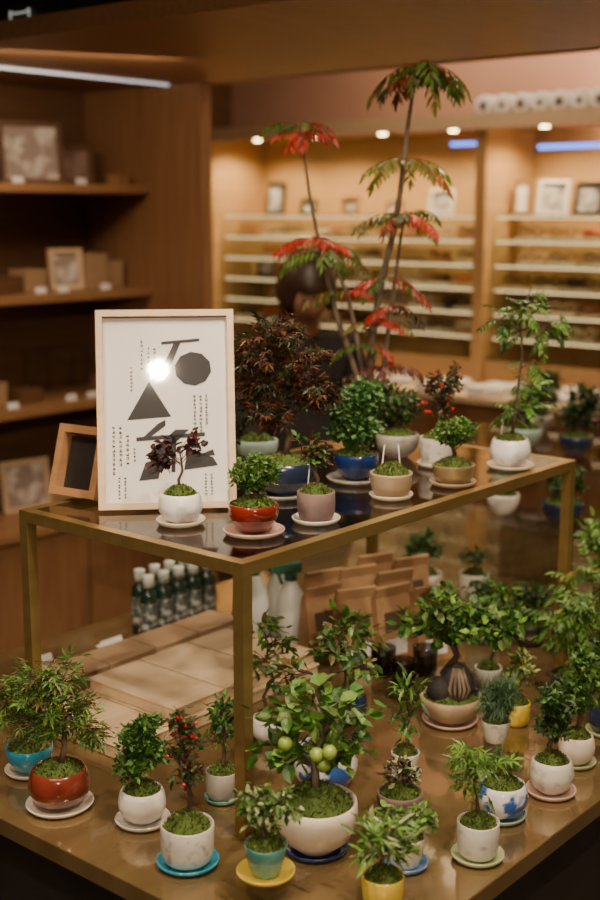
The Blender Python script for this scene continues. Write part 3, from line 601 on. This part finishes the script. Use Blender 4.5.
def bag(x,y,yaw,w=.09,h=.16):
    e=empty('kraft_paper_bag',(x,y,TZ+.0003),yaw); mb=MB(); d=.05
    vs=[(-w/2,-d/2,0),(w/2,-d/2,0),(w/2,d/2,0),(-w/2,d/2,0),(-w/2*.98,-d*.42,h*.4),(w/2*.98,-d*.42,h*.4),(w/2*.98,d*.42,h*.4),(-w/2*.98,d*.42,h*.4),(-w/2,-.006,h*.86),(w/2,-.006,h*.86),(w/2,.008,h*.86),(-w/2,.008,h*.86),(-w/2,-.012,h),(w/2,-.012,h),(w/2,-.004,h*1.01),(-w/2,-.004,h*1.01)]
    fs=[(3,2,1,0)]
    for k in range(3):
        o=k*4
        for i in range(4): j=(i+1)%4; fs.append((o+i,o+j,o+4+j,o+4+i))
    fs.append((12,13,14,15)); mb.add(vs,fs); o=mb.obj('bag',M_KRAFT,smooth=False); par(o,e,True)
    mb=MB(); f=lambda s,z:(s*w*.30,-(d*.42+(.006-d*.42)*((z-h*.4)/(h*.46)))-.0008,z) ; mb.add([f(-1,h*.42),f(1,h*.42),f(1,h*.66),f(-1,h*.66)],[(0,1,2,3)]); o=mb.obj('window_label',M_WIN,smooth=False); par(o,e,True)
    mb=MB(); boxv(mb,(0,-d*.485,h*.2),(w*.6,.001,h*.22),Euler((-.07,0,0)).to_matrix()); o=mb.obj('lower_label',M_PAPER,smooth=False); par(o,e,True)
for x,y,yw in((.045,2.52,.6),(.115,2.50,.4),(.19,2.52,.6),(.05,2.63,.5),(.125,2.66,.5),(.205,2.63,.5),(.275,2.52,.5),(.17,2.76,.5),(.25,2.74,.5)): bag(x,y,yw)
for a in (1.335,1.47,1.605,1.74):
    for lv_ in range(2 if a>1.4 else 1):
        gbox('flat_wooden_box',a+.065,1.655,TZ+.0004+lv_*.0265,(.127,.25-.02*lv_,.026),M_PALE,0)
for i,a in enumerate((1.42,1.545,1.67,1.795)):
    gbox('kraft_gift_box',a+.06,1.835,TZ+.0004,(.118,.085,.055),M_CARD,0)
card('price_card',1.72,1.99,TZ,.06,.02); card('price_card',1.55,2.02,TZ,.06,.02); card('price_card',1.62,1.93,TZ,.06,.02)
for x,y in((.205,2.345),(.255,2.42),(.17,2.42)):
    mb=MB(); lathe(mb,[(0,0),(.02,0),(.024,.01),(.026,.06),(.0245,.06),(.0225,.012),(0,.006)],28); mb.obj('smoked_glass_cup',glassm('smoked_glass',(.5,.5,.52)),None,True,(x,y,TZ+.0004))
# ------------------------------------------------------------ person behind the table
px,py=.02,3.92; e=empty('shop_assistant',(px,py,0))
def skin(name,chain,edges,rad,m,sub=2):
    me=bpy.data.meshes.new(name); me.from_pydata(chain,edges,[]); o=bpy.data.objects.new(name,me); LK.objects.link(o)
    o.modifiers.new('s','SKIN'); sk=me.skin_vertices[0].data
    for i,r in enumerate(rad): sk[i].radius=(r,r) if not isinstance(r,tuple) else r
    sk[0].use_root=True
    s=o.modifiers.new('d','SUBSURF'); s.levels=sub; s.render_levels=sub; me.materials.append(m); par(o,e,True); return o
M_CLO=mat('black_cloth',(.02,.016,.016),(.03,.024,.024),.9,scale=40); M_SKN=mat('skin',(.42,.22,.14),(.38,.19,.12),.5); M_HAIR=mat('dark_hair',(.03,.015,.010),(.06,.03,.018),.45,scale=40,stretch=(6,6,.5))
ch=[(0,0,.84),(0,0,.96),(0,-.02,1.08),(0,-.04,1.19),(0,-.06,1.25),(.13,-.05,1.20),(.20,-.05,1.02),(.17,-.20,.92),(-.13,-.05,1.20),(-.20,-.05,1.02),(-.17,-.20,.92),(.09,0,.78),(.10,-.01,.45),(.10,.01,.10),(-.09,0,.78),(-.10,-.01,.45),(-.10,.01,.10)]
ed=[(0,1),(1,2),(2,3),(3,4),(3,5),(5,6),(6,7),(3,8),(8,9),(9,10),(0,11),(11,12),(12,13),(0,14),(14,15),(15,16)]
skin('clothed_body',ch,ed,[(.13,.10),(.12,.09),(.13,.10),(.12,.09),.05,.055,.045,.032,.055,.045,.032,.085,.06,.045,.085,.06,.045],M_CLO)
skin('neck',[(0,-.06,1.22),(0,-.075,1.29),(0,-.09,1.34)],[(0,1),(1,2)],[.05,.046,.045],M_SKN)
for s in(-1,1):
    skin('hand',[(s*.17,-.20,.92),(s*.165,-.235,.905),(s*.16,-.27,.90),(s*.145,-.30,.892),(s*.14,-.325,.875),(s*.155,-.305,.892),(s*.152,-.335,.875),(s*.165,-.305,.892),(s*.165,-.333,.875),(s*.176,-.298,.892),(s*.178,-.322,.876),(s*.14,-.245,.90),(s*.12,-.265,.89)],
     [(0,1),(1,2),(2,3),(3,4),(2,5),(5,6),(2,7),(7,8),(2,9),(9,10),(1,11),(11,12)],[.024,(.032,.016),(.032,.014),.008,.007,.009,.007,.008,.007,.008,.006,.010,.008],M_SKN)
    mb=MB(); tube(mb,[(s*.10,.06,.036),(s*.10,-.05,.041),(s*.10,-.13,.036),(s*.10,-.17,.024)],[.035,.04,.035,.02],12); o=mb.obj('shoe',M_BLACK); par(o,e,True)
mb=MB(); R=Euler((.62,0,.3)).to_matrix(); hc=Vector((0,-.11,1.385)); vs=[];fs=[]
n=20;mm=14
for i in range(mm+1):
    for k in range(n):
        th=math.pi*i/mm; ph=2*math.pi*k/n; x,y,z=math.sin(th)*math.cos(ph),math.sin(th)*math.sin(ph),math.cos(th)
        v=Vector((x*.074*(1-.18*max(0,-z)),y*.092,z*.112)); 
        if y<-.3 and abs(x)<.25 and -.35<z<.05: v.y-=.016*(1-abs(x)/.25)
        if y<-.3 and abs(abs(x)-.38)<.15 and .0<z<.25: v.y+=.008
        if y<-.3 and abs(x)<.35 and -.6<z<-.48: v.y-=.005
        vs.append(hc+R@v)
for i in range(mm):
    for k in range(n): fs.append((i*n+k,i*n+(k+1)%n,(i+1)*n+(k+1)%n,(i+1)*n+k))
mb.add(vs,fs); 
for s in(-1,1): ball(mb,hc+R@Vector((s*.075,.005,-.01)),.014,(1,1,1),10,1.6)
o=mb.obj('head',M_SKN); par(o,e,True)
mb=MB()
for s in(-1,1): ball(mb,hc+R@Vector((s*.028,-.078,.012)),.009,(1,1,1),10,.6)
o=mb.obj('eyes',M_BLACK); par(o,e,True)
mb=MB(); tube(mb,[hc+R@Vector((-.018,-.075,-.058)),hc+R@Vector((0,-.083,-.059)),hc+R@Vector((.018,-.075,-.058))],[.002,.005,.002],6); o=mb.obj('mouth',mat('lips',(.35,.12,.09))); par(o,e,True)
mb=MB(); vs=[];fs=[]
for i in range(mm+1):
    for k in range(n):
        th=math.pi*i/mm*.84; ph=2*math.pi*k/n; x,y,z=math.sin(th)*math.cos(ph),math.sin(th)*math.sin(ph),math.cos(th)
        f=1.14 if (y>-.35 or z>.32 or abs(x)>.72) else .9
        vs.append(hc+R@Vector((x*.080*f,y*.097*f+.006,z*.120*(1.0 if f>1 else .98)+.004)))
for i in range(mm):
    for k in range(n): fs.append((i*n+k,i*n+(k+1)%n,(i+1)*n+(k+1)%n,(i+1)*n+k))
mb.add(vs,fs); o=mb.obj('hair',M_HAIR); par(o,e,True)
# ------------------------------------------------------------ lights
def spot(name,loc,tgt,en,ang=70,col=(1,.79,.57),soft=.04,blend=.4):
    l=bpy.data.lights.new(name,'SPOT'); l.energy=en; l.color=col; l.spot_size=math.radians(ang); l.spot_blend=blend; l.shadow_soft_size=soft
    o=bpy.data.objects.new(name,l); LK.objects.link(o); o.location=loc; o.rotation_euler=(Vector(tgt)-Vector(loc)).to_track_quat('-Z','Y').to_euler()
def area(name,loc,tgt,en,sx,sy,col=(1,.74,.49)):
    l=bpy.data.lights.new(name,'AREA'); l.shape='RECTANGLE'; l.size=sx; l.size_y=sy; l.energy=en; l.color=col
    o=bpy.data.objects.new(name,l); LK.objects.link(o); o.location=loc; o.rotation_euler=(Vector(tgt)-Vector(loc)).to_track_quat('-Z','Y').to_euler()
spot('track_spot',(.14,-2.3,2.60),(-.02,1.95,1.02),290,27,soft=.04)
spot('track_spot',(.60,.80,2.8),(.2,1.9,.75),150,48)
spot('track_spot',(-.75,.9,2.8),(-.25,1.95,.8),100,48)
spot('track_spot',(.25,1.35,2.8),(.2,2.15,.8),90,70)
x,y=W(2.6,1.5); spot('canopy_spot',(x,y,2.05),(x-.05,y-.2,1),20,120,soft=.03)  # unseen lamps added to light the plants beneath the canopy
x,y=W(2.3,1.95); spot('canopy_spot',(x,y,2.05),(x-.1,y,1),19,120,soft=.03)
x,y=W(2.9,1.0); spot('canopy_spot',(x,y,2.05),(x-.1,y-.1,1),22,120,soft=.03)
x,y=W(2.3,3.0); area('shelf_wash',(x,y,2.04),(*W(2.7,3.8),1.0),8,1.0,.1)  # area light added to warm the left shelves
area('cove_wash',(*W(4.5,2.3),2.25),(*W(4.9,2.3),2.5),30,.1,3.5,(1,.66,.48))
area('aisle_ceiling',(*W(3.8,2.5),2.85),(*W(3.8,2.5),0),30,.6,2.5)  # ambient fill added above the aisle to lift the counter
area('room_ceiling_soft',(*W(.2,0.8),2.85),(*W(.2,.8),0),30,2,2)  # soft ambient fill added for the whole room
w=bpy.data.worlds.new('w'); sc.world=w; w.use_nodes=True; w.node_tree.nodes['Background'].inputs[0].default_value=(.05,.035,.025,1)
# ------------------------------------------------------------ camera
cam=bpy.data.cameras.new('camera'); co=bpy.data.objects.new('camera',cam); LK.objects.link(co)
co.location=(0,0,1.62); co.rotation_euler=(math.radians(90-10.87),0,0); cam.lens=50; cam.sensor_width=36; cam.clip_start=.05
cam.dof.use_dof=True; cam.dof.focus_distance=1.98; cam.dof.aperture_fstop=2.6
sc.camera=co
